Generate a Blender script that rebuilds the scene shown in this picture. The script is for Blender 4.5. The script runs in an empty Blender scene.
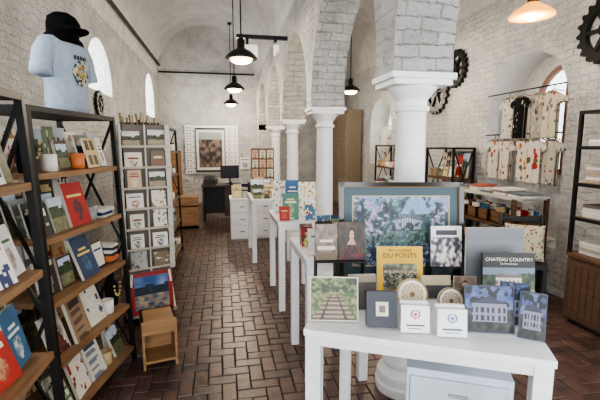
import bpy, math, random
from mathutils import Matrix, Vector, noise
D2R=math.pi/180
# ------------------------------------------------------------------ materials
def lin(c):
    return tuple((x/12.92 if x<=0.04045 else ((x+0.055)/1.055)**2.4) for x in [max(0,min(1,q)) for q in c[:3]])
MATS={}
def nodemat(name):
    m=bpy.data.materials.new(name); m.use_nodes=True
    nt=m.node_tree; b=nt.nodes['Principled BSDF']
    MATS[name]=m
    return m,nt,b
def attrmat(name,rough,metal=0.0,var=0.12,scale=14,bump=0.0,spec=0.5,grain=False,big=0):
    m,nt,b=nodemat(name); N=nt.nodes; L=nt.links
    a=N.new('ShaderNodeAttribute'); a.attribute_name='Col'
    tc=N.new('ShaderNodeTexCoord'); nz=N.new('ShaderNodeTexNoise'); nz.inputs['Scale'].default_value=scale; nz.inputs['Detail'].default_value=4
    if grain:
        mp=N.new('ShaderNodeMapping'); mp.inputs['Scale'].default_value=(1.2,9,9) ; L.new(tc.outputs['Object'],mp.inputs['Vector']); L.new(mp.outputs[0],nz.inputs['Vector'])
    else: L.new(tc.outputs['Object'],nz.inputs['Vector'])
    mr=N.new('ShaderNodeMapRange'); mr.inputs['From Min'].default_value=0.3; mr.inputs['From Max'].default_value=0.7
    mr.inputs['To Min'].default_value=1-var; mr.inputs['To Max'].default_value=1+var*0.5
    L.new(nz.outputs[0],mr.inputs['Value'])
    vm=N.new('ShaderNodeVectorMath'); vm.operation='SCALE'; L.new(a.outputs['Color'],vm.inputs[0]); L.new(mr.outputs[0],vm.inputs['Scale'])
    out=vm.outputs[0]
    if big:
        n2=N.new('ShaderNodeTexNoise'); n2.inputs['Scale'].default_value=1.1; n2.inputs['Detail'].default_value=5; L.new(tc.outputs['Object'],n2.inputs['Vector'])
        m2=N.new('ShaderNodeMapRange'); m2.inputs['From Min'].default_value=0.35; m2.inputs['From Max'].default_value=0.65; m2.inputs['To Min'].default_value=1-big; m2.inputs['To Max'].default_value=1+big*.6
        L.new(n2.outputs[0],m2.inputs['Value'])
        v2=N.new('ShaderNodeVectorMath'); v2.operation='SCALE'; L.new(out,v2.inputs[0]); L.new(m2.outputs[0],v2.inputs['Scale']); out=v2.outputs[0]
    L.new(out,b.inputs['Base Color'])
    b.inputs['Roughness'].default_value=rough; b.inputs['Metallic'].default_value=metal
    b.inputs['Specular IOR Level'].default_value=spec
    if bump:
        bp=N.new('ShaderNodeBump'); bp.inputs['Strength'].default_value=bump; bp.inputs['Distance'].default_value=0.01
        L.new(nz.outputs[0],bp.inputs['Height']); L.new(bp.outputs[0],b.inputs['Normal'])
    return m
attrmat('paint',0.5,var=0.05)
attrmat('print',0.45,var=0.0)
attrmat('gloss',0.15,var=0.0)
attrmat('cloth',0.95,var=0.12,scale=30,bump=0.3,spec=0.1)
attrmat('wood',0.5,var=0.3,scale=3.5,bump=0.15,grain=True)
attrmat('blackmetal',0.42,var=0.1,metal=0.3)
attrmat('gold',0.35,metal=0.8,var=0.1)
attrmat('brickfloor',0.34,var=0.4,scale=9,bump=0.45,spec=0.5,big=.28)
def emat(name,col,st):
    m,nt,b=nodemat(name)
    b.inputs['Base Color'].default_value=(*lin(col),1)
    b.inputs['Emission Color'].default_value=(*lin(col),1); b.inputs['Emission Strength'].default_value=st
emat('glow',(1.0,0.86,0.62),7.0)
emat('amberglass',(1.0,0.66,0.26),1.9)
emat('daylight',(0.96,0.975,1.0),10.5)
emat('skyglass',(0.93,0.96,1.0),2.6)
emat('screen',(0.1,0.12,0.16),0.2)
def wallmat(name,base,brick=0.5,dark=0.1,rough_bump=.8,wob=.08,lo=.82):
    m,nt,b=nodemat(name); N=nt.nodes; L=nt.links
    g=N.new('ShaderNodeNewGeometry'); sp=N.new('ShaderNodeSeparateXYZ'); sn=N.new('ShaderNodeSeparateXYZ')
    L.new(g.outputs['Position'],sp.inputs[0]); L.new(g.outputs['True Normal'],sn.inputs[0])
    ab=N.new('ShaderNodeMath'); ab.operation='ABSOLUTE'; L.new(sn.outputs[0],ab.inputs[0])
    gt=N.new('ShaderNodeMath'); gt.operation='GREATER_THAN'; gt.inputs[1].default_value=0.55; L.new(ab.outputs[0],gt.inputs[0])
    c1=N.new('ShaderNodeCombineXYZ'); L.new(sp.outputs[1],c1.inputs[0]); L.new(sp.outputs[2],c1.inputs[1])
    c2=N.new('ShaderNodeCombineXYZ'); L.new(sp.outputs[0],c2.inputs[0]); L.new(sp.outputs[2],c2.inputs[1])
    mx=N.new('ShaderNodeMix'); mx.data_type='VECTOR'; L.new(gt.outputs[0],mx.inputs[0]); L.new(c2.outputs[0],mx.inputs[4]); L.new(c1.outputs[0],mx.inputs[5])
    nz0=N.new('ShaderNodeTexNoise'); nz0.inputs['Scale'].default_value=5; L.new(g.outputs['Position'],nz0.inputs['Vector'])
    sc=N.new('ShaderNodeVectorMath'); sc.operation='SCALE'; sc.inputs['Scale'].default_value=wob; L.new(nz0.outputs['Color'],sc.inputs[0])
    ad=N.new('ShaderNodeVectorMath'); ad.operation='ADD'; L.new(mx.outputs[1],ad.inputs[0]); L.new(sc.outputs[0],ad.inputs[1])
    br=N.new('ShaderNodeTexBrick'); br.inputs['Scale'].default_value=2.4; br.inputs['Row Height'].default_value=0.17; br.inputs['Mortar Size'].default_value=0.018; br.inputs['Mortar Smooth'].default_value=0.9
    br.inputs['Color1'].default_value=(1,1,1,1); br.inputs['Color2'].default_value=(0.72,0.72,0.73,1); br.inputs['Mortar'].default_value=(0.32,0.32,0.32,1)
    L.new(ad.outputs[0],br.inputs['Vector'])
    nz=N.new('ShaderNodeTexNoise'); nz.inputs['Scale'].default_value=13; nz.inputs['Detail'].default_value=8; nz.inputs['Roughness'].default_value=0.66; L.new(g.outputs['Position'],nz.inputs['Vector'])
    nb=N.new('ShaderNodeTexNoise'); nb.inputs['Scale'].default_value=3.0; nb.inputs['Detail'].default_value=9; nb.inputs['Roughness'].default_value=.7; L.new(g.outputs['Position'],nb.inputs['Vector'])
    b1=N.new('ShaderNodeBump'); b1.inputs['Strength'].default_value=brick; b1.inputs['Distance'].default_value=0.025; L.new(br.outputs[0],b1.inputs['Height'])
    b2=N.new('ShaderNodeBump'); b2.inputs['Strength'].default_value=rough_bump; b2.inputs['Distance'].default_value=0.11; L.new(nz.outputs[0],b2.inputs['Height']); L.new(b1.outputs[0],b2.inputs['Normal'])
    L.new(b2.outputs[0],b.inputs['Normal'])
    mc=N.new('ShaderNodeMix'); mc.data_type='RGBA'; mc.blend_type='MULTIPLY'; mc.inputs[0].default_value=dark
    mc.inputs[6].default_value=(*lin(base),1); L.new(br.outputs[0],mc.inputs[7])
    mr=N.new('ShaderNodeMapRange'); mr.inputs['From Min'].default_value=0.35; mr.inputs['From Max'].default_value=0.6; mr.inputs['To Min'].default_value=lo; mr.inputs['To Max'].default_value=1.03
    L.new(nb.outputs[0],mr.inputs['Value'])
    vs=N.new('ShaderNodeVectorMath'); vs.operation='SCALE'; L.new(mc.outputs[2],vs.inputs[0]); L.new(mr.outputs[0],vs.inputs['Scale'])
    L.new(vs.outputs[0],b.inputs['Base Color']); b.inputs['Roughness'].default_value=0.5
wallmat('whitebrick',(0.92,0.915,0.90),0.9,0.24,1.0,.10,.72)
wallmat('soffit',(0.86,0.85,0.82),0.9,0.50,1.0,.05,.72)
wallmat('plaster',(0.925,0.92,0.905),0.2,0.06,.7,.08,.82)
m,nt,b=nodemat('mortar'); b.inputs['Base Color'].default_value=(*lin((0.18,0.155,0.145)),1); b.inputs['Roughness'].default_value=0.9
# ------------------------------------------------------------------ mesh builder
class MB:
    def __init__(s): s.v=[];s.f=[];s.c=[];s.m=[];s.s=[];s.mats=[];s.M=Matrix.Identity(4)
    def mi(s,n):
        if n not in s.mats: s.mats.append(n)
        return s.mats.index(n)
    def add(s,vs,fs,col=(1,1,1),mat='paint',smooth=False):
        o=len(s.v); s.v+= [s.M@Vector(p) for p in vs]; k=s.mi(mat)
        for i,f in enumerate(fs):
            s.f.append([o+j for j in f]); s.c.append(col[i] if isinstance(col,list) else col); s.m.append(k); s.s.append(smooth)
    def bb(s,x0,x1,y0,y1,z0,z1,col,mat='paint'):
        vs=[(x0,y0,z0),(x1,y0,z0),(x1,y1,z0),(x0,y1,z0),(x0,y0,z1),(x1,y0,z1),(x1,y1,z1),(x0,y1,z1)]
        s.add(vs,[(0,3,2,1),(4,5,6,7),(0,1,5,4),(1,2,6,5),(2,3,7,6),(3,0,4,7)],col,mat)
    def box(s,cx,cy,cz,sx,sy,sz,col,mat='paint',rot=None):
        if rot is not None:
            M0=s.M; s.M=M0@Matrix.Translation((cx,cy,cz))@rot
            s.bb(-sx/2,sx/2,-sy/2,sy/2,-sz/2,sz/2,col,mat); s.M=M0
        else: s.bb(cx-sx/2,cx+sx/2,cy-sy/2,cy+sy/2,cz-sz/2,cz+sz/2,col,mat)
    def bar(s,p,q,w,col,mat='blackmetal',w2=None):
        p=Vector(p);q=Vector(q);d=q-p;L=d.length
        R=d.to_track_quat('Z','Y').to_matrix().to_4x4(); M0=s.M; s.M=M0@Matrix.Translation(p)@R
        w2=w2 or w
        s.bb(-w/2,w/2,-w2/2,w2/2,0,L,col,mat); s.M=M0
    def lathe(s,prof,x=0,y=0,z=0,seg=24,col=(1,1,1),mat='paint',smooth=True,sx=1,sy=1):
        vs=[];fs=[]
        n=len(prof)
        for r,h in prof:
            for i in range(seg):
                a=2*math.pi*i/seg; vs.append((x+r*math.cos(a)*sx,y+r*math.sin(a)*sy,z+h))
        for k in range(n-1):
            for i in range(seg):
                j=(i+1)%seg; fs.append((k*seg+i,k*seg+j,(k+1)*seg+j,(k+1)*seg+i))
        fs.append(tuple(range(seg))[::-1]); fs.append(tuple((n-1)*seg+i for i in range(seg)))
        s.add(vs,fs,col,mat,smooth)
    def tube(s,p,q,r,col,mat='blackmetal',r2=None,seg=12):
        p=Vector(p);q=Vector(q);d=q-p;L=d.length
        R=d.to_track_quat('Z','Y').to_matrix().to_4x4(); M0=s.M; s.M=M0@Matrix.Translation(p)@R
        s.lathe([(r,0),(r2 if r2 else r,L)],seg=seg,col=col,mat=mat); s.M=M0
    def loft(s,secs,seg=24,col=(1,1,1),mat='cloth'):
        vs=[];fs=[]
        for (cx,cy,cz,rx,ry) in secs:
            for i in range(seg):
                a=2*math.pi*i/seg; vs.append((cx+rx*math.cos(a),cy+ry*math.sin(a),cz))
        n=len(secs)
        for k in range(n-1):
            for i in range(seg):
                j=(i+1)%seg; fs.append((k*seg+i,k*seg+j,(k+1)*seg+j,(k+1)*seg+i))
        fs.append(tuple(range(seg))[::-1]); fs.append(tuple((n-1)*seg+i for i in range(seg)))
        s.add(vs,fs,col,mat,True)
    def pic(s,x,y,z,w,h,nx,ny,fn,mat='print',inside=None,wave=None):
        vs=[];fs=[];cs=[]
        for j in range(ny+1):
            for i in range(nx+1):
                u=i/nx;v=j/ny
                vs.append((x+(u-.5)*w,y+(wave(u,v) if wave else 0),z+v*h))
        for j in range(ny):
            for i in range(nx):
                u=(i+.5)/nx;v=(j+.5)/ny
                if inside and not inside(u,v): continue
                a=j*(nx+1)+i; fs.append((a,a+1,a+nx+2,a+nx+1)); cs.append(lin(fn(u,v)))
        o=len(s.v); s.v+=[s.M@Vector(p) for p in vs]; k=s.mi(mat)
        for f,c in zip(fs,cs):
            s.f.append([o+j for j in f]); s.c.append(('L',)+c); s.m.append(k); s.s.append(False)
    def push(s,x,y,z,rz=0,tilt=0):
        M0=s.M; s.M=M0@Matrix.Translation((x,y,z))@Matrix.Rotation(rz*D2R,4,'Z')@Matrix.Rotation(-tilt*D2R,4,'X'); return M0
    def cover(s,x,y,z,w,h,t,fn,nx=8,ny=10,rz=0,tilt=12,side=(.9,.88,.82),easel=False):
        z=z+t*math.sin(tilt*D2R)
        M0=s.push(x,y,z,rz,tilt)
        s.bb(-w/2,w/2,0,t,0,h,side,'paint'); s.pic(0,-.0015,0,w,h,nx,ny,fn)
        s.M=M0
        if easel:
            M0=s.push(x,y,z,rz,0)
            zt=h*.55*math.cos(tilt*D2R); yt=h*.55*math.sin(tilt*D2R)+t
            for sx in (-w*.2,w*.2): s.bar((sx,yt,zt),(sx,yt+min(.05,h*.28),0.003-t*math.sin(tilt*D2R)),.004,(.1,.1,.1))
            s.M=M0
    def done(s,name,loc=(0,0,0),rz=0,bevel=0):
        me=bpy.data.meshes.new(name); me.from_pydata([tuple(p) for p in s.v],[],s.f)
        for n in s.mats: me.materials.append(MATS[n])
        at=me.color_attributes.new('Col','FLOAT_COLOR','CORNER')
        data=[]
        for p,c in zip(me.polygons,s.c):
            cc=c[1:] if c[0]=='L' else lin(c)
            data+= [cc[0],cc[1],cc[2],1.0]*p.loop_total
        at.data.foreach_set('color',data)
        me.polygons.foreach_set('material_index',s.m); me.polygons.foreach_set('use_smooth',s.s); me.update()
        o=bpy.data.objects.new(name,me); bpy.context.scene.collection.objects.link(o)
        o.location=loc; o.rotation_euler=(0,0,rz*D2R)
        if bevel:
            md=o.modifiers.new('b','BEVEL'); md.width=bevel; md.segments=2; md.limit_method='ANGLE'
        return o
WHITE=(.93,.93,.92); BLK=(.08,.08,.085); TAN=(.58,.44,.31)
def text(parent,st,size,x,z,tilt,col=(1,1,1),y=-.004,name='title'):
    cu=bpy.data.curves.new(name,'FONT'); cu.body=st; cu.size=size; cu.align_x='CENTER'; cu.extrude=.0003
    m=MATS.get('ink%s'%(col,))
    if not m:
        m,nt,b=nodemat('ink%s'%(col,)); b.inputs['Base Color'].default_value=(*lin(col),1)
    cu.materials.append(m)
    o=bpy.data.objects.new(name,cu); bpy.context.scene.collection.objects.link(o)
    p=Matrix.Rotation(-tilt*D2R,4,'X')@Vector((x,y,z))
    o.parent=parent; o.location=p+Vector((0,0,.004)); o.rotation_euler=((90-tilt)*D2R,0,0)
# ------------------------------------------------------------------ printed art
def mixc(a,b,t):
    t=max(0,min(1,t)); return tuple(a[i]*(1-t)+b[i]*t for i in range(3))
def nz(u,v,s,o=0): return noise.noise(Vector((u*s+o,v*s,o*1.7)))
def f_title(bg,fg,motif=None,seed=0):
    motif=motif or fg; hi=.74-.1*(seed%3)
    def f(u,v):
        if hi<v<hi+.07 and .15<u<.85 or hi+.11<v<hi+.16 and .25<u<.75: return fg
        if v<hi-.05 and (u-.5)**2*1.4+((v-.36)*1.2)**2<.08: return mixc(motif,bg,.5+1.0*nz(u,v,9,seed))
        if .04<v<.08 and .3<u<.7: return fg
        return bg
    return f
def f_land(sky,tree,ground,seed=0,hz=.55):
    def f(u,v):
        if v>hz+.15+.12*nz(u,0,4,seed): return mixc(sky,(1,1,1),.3*nz(u,v,5,seed)+.2)
        if v>hz-.1: return mixc(tree,(.1,.14,.08),.5+.8*nz(u,v,12,seed))
        return mixc(ground,tree,.35+.7*nz(u,v*2,8,seed))
    return f
def f_face(bg,cloth,seed=0):
    def f(u,v):
        d=math.hypot((u-.5)*1.1,(v-.64)*1.1)
        if d<.15: return (.80,.62,.5) if v<.72 else (.25,.17,.12)
        if d<.21 and v>.55: return (.22,.15,.1)
        if v<.48 and abs(u-.5)<.2+.5*(.48-v): return mixc(cloth,(.1,.1,.1),.4+nz(u,v,8,seed))
        return mixc(bg,(.15,.13,.12),.3+.7*nz(u,v,4,seed))
    return f
def f_floral(bg,cols,seed=0,n=14,r=.12):
    rg=random.Random(seed); pts=[(rg.random(),rg.random(),rg.choice(cols),r*rg.uniform(.5,1.1)) for _ in range(n)]
    def f(u,v):
        for a,b,c,q in pts:
            if (u-a)**2+(v-b)**2<q*q: return c
        return bg
    return f
def f_grid(bg,fg,n=3):
    def f(u,v):
        a=(u*n)%1;b=(v*n)%1
        return fg if .15<a<.85 and .2<b<.8 else bg
    return f
def f_lines(bg,fg):
    def f(u,v):
        if .78<v<.92 and .12<u<.88: return fg
        if v<.7 and int(v*26)%2==0 and .14<u<.6+.25*nz(0,v,20,4)+.1: return mixc(bg,fg,.6)
        return bg
    return f
PAL=[((.93,.91,.86),(.55,.2,.18)),((.85,.83,.78),(.2,.3,.42)),((.74,.64,.48),(.3,.18,.1)),((.90,.90,.88),(.25,.4,.3)),((.25,.42,.55),(.95,.95,.9)),((.70,.20,.15),(.95,.9,.8)),((.16,.17,.2),(.85,.8,.7)),((.84,.74,.55),(.35,.3,.2)),((.45,.52,.40),(.95,.93,.85)),((.90,.87,.82),(.65,.45,.3)),((.24,.2,.18),(.9,.8,.6)),((.80,.45,.25),(.15,.12,.1)),((.88,.87,.84),(.15,.15,.17)),((.12,.22,.36),(.9,.8,.4)),((.6,.5,.4),(.2,.15,.12)),((.65,.12,.12),(.9,.85,.5)),((.55,.56,.55),(.9,.9,.88)),((.92,.9,.85),(.2,.25,.4))]
def rcover(rg):
    a,b=rg.choice(PAL); k=rg.random(); sd=rg.randint(0,99)
    if k<.3: return f_title(a,b,rg.choice(PAL)[0],sd)
    if k<.42: return f_floral(a,[b,rg.choice(PAL)[0],rg.choice(PAL)[1]],sd,16,.09)
    if k<.65: return f_land((.68,.76,.84),(.25,.35,.22),(.55,.5,.38),sd)
    if k<.75: return f_face(a,b,sd)
    if k<.92: return f_lines(a,b)
    return f_grid(a,b,rg.choice([2,3]))
def fill(mb,x0,x1,yf,z,h,rg,dep=.25,kinds='bbbkjsxf'):
    x=x0
    while x<x1-.06:
        k=rg.choice(kinds)
        if k=='b':
            w=rg.uniform(.12,.2); hh=min(h*.88,w*rg.uniform(1.1,1.45)); 
            if x+w>x1: w=x1-x
            mb.cover(x+w/2,yf+rg.uniform(.01,.05),z,w*.95,hh,.018,rcover(rg),14,18,rg.uniform(-8,8),rg.uniform(12,20))
            if rg.random()<.6 and h>.24: mb.cover(x+w/2+.02,yf+.11,z,w*.8,min(h*.9,hh*1.15),.015,rcover(rg),10,12,rg.uniform(-5,5),8)
        elif k=='k':
            w=rg.uniform(.1,.16)
            if x+w>x1: w=x1-x
            for q in range(rg.randint(2,4)):
                mb.cover(x+w/2,yf+.03+q*.05,z,w*.9,min(h*.8,w*1.3+q*.02),.01,rcover(rg),9,12,rg.uniform(-3,3),14)
        elif k=='j':
            w=rg.uniform(.08,.11); r=w*.42; a,b=rg.choice(PAL)
            for yy in (yf+.05,yf+.17):
                mb.lathe([(r*.9,0),(r,.01),(r,r*2.0),(r*.8,r*2.2)],x+w/2,yy,z,14,a,'gloss'); mb.lathe([(r*.85,0),(r*.85,.02)],x+w/2,yy,z+r*2.2,14,b)
        elif k=='m':
            w=.115; a,b=rg.choice(PAL)
            for yy in (yf+.06,yf+.18):
                mb.lathe([(.036,0),(.04,.006),(.041,.095),(.037,.095),(.036,.012)],x+.045,yy,z,16,a,'gloss')
                pts=[(x+.083+.024*math.sin(t),z+.05+.03*math.cos(t)) for t in [i*math.pi/6 for i in range(7)]]
                for p,q in zip(pts,pts[1:]): mb.bar((p[0],yy,p[1]),(q[0],yy,q[1]),.008,a,'gloss')
        elif k=='u':
            w=.14; hh=min(h*.85,.26)
            mb.loft([(x+.07,yf+.1,z,.05,.035),(x+.07,yf+.1,z+hh*.15,.055,.04),(x+.07,yf+.1,z+hh*.55,.065,.04),(x+.07,yf+.1,z+hh*.66,.045,.03),(x+.07,yf+.1,z+hh*.75,.022,.02),(x+.07,yf+.1,z+hh,.02,.018)],16,(.08,.08,.09))
            for i in range(9):
                a=math.pi+math.pi*i/8; mb.lathe([(.003,-.008),(.009,0),(.003,.008)],x+.07+.045*math.cos(a),yf+.055,z+hh*.62+.09*math.sin(a)*.9,8,(.85,.75,.5),'gloss')
        elif k=='s':
            w=rg.uniform(.14,.2); zz=z
            if x+w>x1: w=x1-x
            for q in range(rg.randint(3,7)):
                t=rg.uniform(.012,.03)
                if zz+t>z+h*.7: break
                a,b=rg.choice(PAL); mb.box(x+w/2,yf+.11,zz+t/2,w*rg.uniform(.85,.98),rg.uniform(.15,.19),t*.94,a,'print',Matrix.Rotation(rg.uniform(-.08,.08),4,'Z')); zz+=t
        elif k=='x':
            w=rg.uniform(.09,.16); a,b=rg.choice(PAL); hh=min(h*.7,rg.uniform(.08,.2))
            mb.bb(x,x+w*.92,yf+.04,yf+.16,z,z+hh,a,'print'); mb.pic(x+w*.46,yf+.038,z,w*.92,hh,9,10,f_title(a,b))
        elif k=='f':
            w=rg.uniform(.12,.17)
            if x+w>x1: w=x1-x
            mb.cover(x+w/2,yf+.06,z,w*.93,min(h*.8,w*1.25),.015,lambda u,v,fn=rcover(rg): (.25,.17,.1) if min(u,v,1-u,1-v)<.1 else fn(u,v),12,14,0,10)
        x+=w+rg.uniform(.002,.015)
# ------------------------------------------------------------------ room shell
XL,XR=-1.65,3.5; YF,YB=-1.6,11.5; AX0,AX1=.965,1.335; SP=3.45
def arch_wall(mb,x0,x1,y0,y1,z1,ops,mat,smat,z0=0,N=20):
    ops=sorted(ops); cur=y0
    for (yc,hw,sill,spr) in ops:
        a,b=yc-hw,yc+hw
        for x,fl in ((x0,1),(x1,0)):
            vs=[(x,cur,z0),(x,a,z0),(x,a,z1),(x,cur,z1)]; mb.add(vs,[(0,1,2,3)],WHITE,mat)
            if sill>z0: mb.add([(x,a,z0),(x,b,z0),(x,b,sill),(x,a,sill)],[(0,1,2,3)],WHITE,mat)
        for y in (a,b): mb.add([(x0,y,sill),(x1,y,sill),(x1,y,spr),(x0,y,spr)],[(0,1,2,3)],WHITE,smat)
        if sill>z0: mb.add([(x0,a,sill),(x1,a,sill),(x1,b,sill),(x0,b,sill)],[(0,1,2,3)],WHITE,smat)
        pts=[(yc-hw*math.cos(math.pi*i/N),spr+hw*math.sin(math.pi*i/N)) for i in range(N+1)]
        for i in range(N):
            (p,q),(r,t)=pts[i],pts[i+1]
            for x in (x0,x1): mb.add([(x,p,q),(x,r,t),(x,r,z1),(x,p,z1)],[(0,1,2,3)],WHITE,mat)
            mb.add([(x0,p,q),(x1,p,q),(x1,r,t),(x0,r,t)],[(0,1,2,3)],WHITE,smat)
        cur=b
    for x in (x0,x1): mb.add([(x,cur,z0),(x,y1,z0),(x,y1,z1),(x,cur,z1)],[(0,1,2,3)],WHITE,mat)
    mb.add([(x0,y0,z1),(x1,y0,z1),(x1,y1,z1),(x0,y1,z1)],[(0,1,2,3)],WHITE,mat)
    mb.add([(x0,y0,z0),(x1,y0,z0),(x1,y0,z1),(x0,y0,z1)],[(0,1,2,3)],WHITE,mat)
    mb.add([(x0,y1,z0),(x1,y1,z0),(x1,y1,z1),(x0,y1,z1)],[(0,1,2,3)],WHITE,mat)
LW=[(2.2,.5,1.9,2.5),(6.25,.58,2.35,2.5),(10.3,.55,2.3,2.75)]
mb=MB(); arch_wall(mb,XL-.45,XL,YF,YB,SP,LW,'whitebrick','plaster'); mb.done('wall_left')
RW=[(1.2,.6,1.0,2.1),(4.22,.62,.5,2.06),(8.6,.6,1.2,2.05)]
mb=MB(); arch_wall(mb,XR,XR+.5,YF,YB,SP,RW,'whitebrick','plaster'); mb.done('wall_right')
COLY=[.21,2.33,4.45,6.57,8.69,10.81]; CX=1.15; HW=.925
mb=MB(); arch_wall(mb,AX0,AX1,COLY[0]-.14,10.675,SP,[((COLY[i]+COLY[i+1])/2,HW,2.02,2.15) for i in range(5)],'whitebrick','soffit',z0=2.02)
mb.bb(AX0,AX1,10.675,YB,0,SP,WHITE,'whitebrick'); mb.bb(AX0,AX1,YF,COLY[0]-.14,0,SP,WHITE,'whitebrick')
mb.done('wall_arcade')
for y in COLY[:-1]:
    mb=MB()
    prof=[(.175,0),(.178,.06),(.165,.07),(.17,.10),(.165,.13),(.14,.145),(.125,.17),(.135,.19),(.13,.21),(.11,.23),(.10,.26),(.097,1.0),(.088,1.80),(.105,1.81),(.108,1.83),(.09,1.84),(.09,1.87),(.105,1.89),(.13,1.92),(.15,1.95)]
    mb.lathe(prof,seg=40,col=WHITE)
    mb.bb(-.18,.18,-.15,.15,1.95,1.985,WHITE); mb.bb(-.20,.20,-.16,.16,1.985,2.02,WHITE)
    mb.done('column',(CX,y,0),0,.004)
mb=MB()
def vault(x0,x1,N=28):
    c=(x0+x1)/2;r=(x1-x0)/2
    for i in range(N):
        a,b=math.pi*i/N,math.pi*(i+1)/N
        P=[(c-r*math.cos(a),SP+r*math.sin(a)),(c-r*math.cos(b),SP+r*math.sin(b))]
        vs=[(P[0][0],YF,P[0][1]),(P[1][0],YF,P[1][1]),(P[1][0],YB,P[1][1]),(P[0][0],YB,P[0][1])]
        mb.add(vs,[(0,1,2,3)],WHITE,'plaster',False)
vault(XL,AX0); vault(AX1,XR); mb.done('ceiling')
mb=MB(); mb.bb(XL-.45,XR+.5,YB,YB+.3,0,5.0,WHITE,'whitebrick'); mb.done('wall_back')
mb=MB()
mb.bb(XL-.45,-1.2,YF-.3,YF,0,5,WHITE,'whitebrick'); mb.bb(.7,1.7,YF-.3,YF,0,5,WHITE,'whitebrick'); mb.bb(3.2,XR+.5,YF-.3,YF,0,5,WHITE,'whitebrick')
mb.bb(-1.2,.7,YF-.3,YF,3.2,5,WHITE,'whitebrick'); mb.bb(1.7,3.2,YF-.3,YF,3.2,5,WHITE,'whitebrick'); mb.done('wall_front')
mb=MB(); mb.bb(XL-.45,XR+.5,YF-.3,YB+.3,-.1,-.004,(.2,.16,.14),'mortar')
rg=random.Random(4); c=.095; g=.003
BR=[(.375,.27,.24),(.345,.25,.225),(.40,.285,.25),(.315,.24,.22),(.295,.225,.21),(.385,.30,.27),(.355,.245,.215),(.42,.32,.28)]
x0,y0=XL,YF
nxc=int((XR-XL)/c)+1; nyc=int((YB-YF)/c)+1
for i in range(-1,nxc):
    for j in range(-1,nyc):
        k=(i-j)%4
        if k==0: a=(i*c,(i+2)*c,j*c,(j+1)*c)
        elif k==3: a=(i*c,(i+1)*c,j*c,(j+2)*c)
        else: continue
        zz=rg.uniform(-.002,.002); cc=mixc(rg.choice(BR),rg.choice(BR),rg.random())
        X0,X1,Y0,Y1=x0+a[0]+g,x0+a[1]-g,y0+a[2]+g,y0+a[3]-g
        q=.004; J=lambda: rg.uniform(-.0015,.0015)
        vs=[(X0,Y0,-.006),(X1,Y0,-.006),(X1,Y1,-.006),(X0,Y1,-.006),(X0+q+J(),Y0+q+J(),zz+J()*.5),(X1-q+J(),Y0+q+J(),zz+J()*.5),(X1-q+J(),Y1-q+J(),zz),(X0+q+J(),Y1-q+J(),zz)]
        mb.add(vs,[(4,5,6,7),(0,1,5,4),(1,2,6,5),(2,3,7,6),(3,0,4,7)],cc,'brickfloor')
mb.done('floor')
def window_x(name,x,yc,hw,sill,spr,inward,bars=True,frame=(.9,.9,.88),glass='daylight'):
    mb=MB(); N=16; xo=x-inward*.01
    pts=[(yc-hw,sill)]+[(yc-hw*math.cos(math.pi*i/N),spr+hw*math.sin(math.pi*i/N)) for i in range(N+1)]+[(yc+hw,sill)]
    mb.add([(xo,p,q) for p,q in pts],[tuple(range(len(pts)))],(1,1,1),glass)
    n=len(pts)
    for i in range(n):
        p,q=pts[i],pts[(i+1)%n]
        if (p[0]-q[0])**2+(p[1]-q[1])**2>1e-6: mb.bar((x,p[0],p[1]),(x,q[0],q[1]),.06,frame,'paint')
    if bars:
        mb.bar((x,yc,sill),(x,yc,spr+hw),.035,frame,'paint'); mb.bar((x,yc-hw,spr),(x,yc+hw,spr),.035,frame,'paint')
    return mb.done(name)
for i,(yc,hw,s,sp) in enumerate(LW): window_x('window_%d'%(i+1),XL-.38,yc,hw,s,sp,1)  # nearest left window is out of view, added to give light
window_x('window_4',XR+.40,4.02,.40,1.3,2.12,-1,True,(.42,.27,.17),'skyglass')
window_x('window_5',XR+.40,8.6,.42,1.7,2.05,-1,True,(.9,.9,.88),'skyglass')
window_x('window_6',XR+.44,1.2,.6,1.0,2.1,-1)
mb=MB(); mb.bb(XR+.425,XR+.5,3.6,4.84,.5,2.7,WHITE,'plaster'); mb.bb(XR+.425,XR+.5,8.0,9.2,1.2,2.7,WHITE,'plaster'); mb.done('wall_niche')
for nm,xa,xb in (('fill_light_door_1',-1.19,.69),('fill_light_door_2',1.71,3.19)):  # unseen glowing door panes behind the camera, added to light the room
    mb=MB(); y=YF-.2
    n=3; w=(xb-xa)/n
    for i in range(n+1): mb.bb(xa+i*w-(.03 if i else 0),xa+i*w+(.03 if i<n else 0),y-.03,y+.03,0,3.19,(.2,.2,.2))
    for z in (.03,1.1,2.2,3.16): mb.bb(xa,xb,y-.03,y+.03,z-.03,z+.03,(.2,.2,.2))
    mb.bb(xa,xb,y-.012,y-.008,0,3.19,(1,1,1),'daylight'); mb.done(nm)
mb=MB(); mb.bar((-1.56,0,3.72),(-1.56,YB-.02,3.72),.045,BLK)
for y in range(1,11): mb.bar((-1.56,y,3.72),(-1.62,y,3.78),.03,BLK)
mb.done('trim_1')
mb=MB(); mb.bar((-1.6,YB-.04,3.55),(.93,YB-.04,3.55),.04,BLK); mb.done('trim_2')
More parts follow.
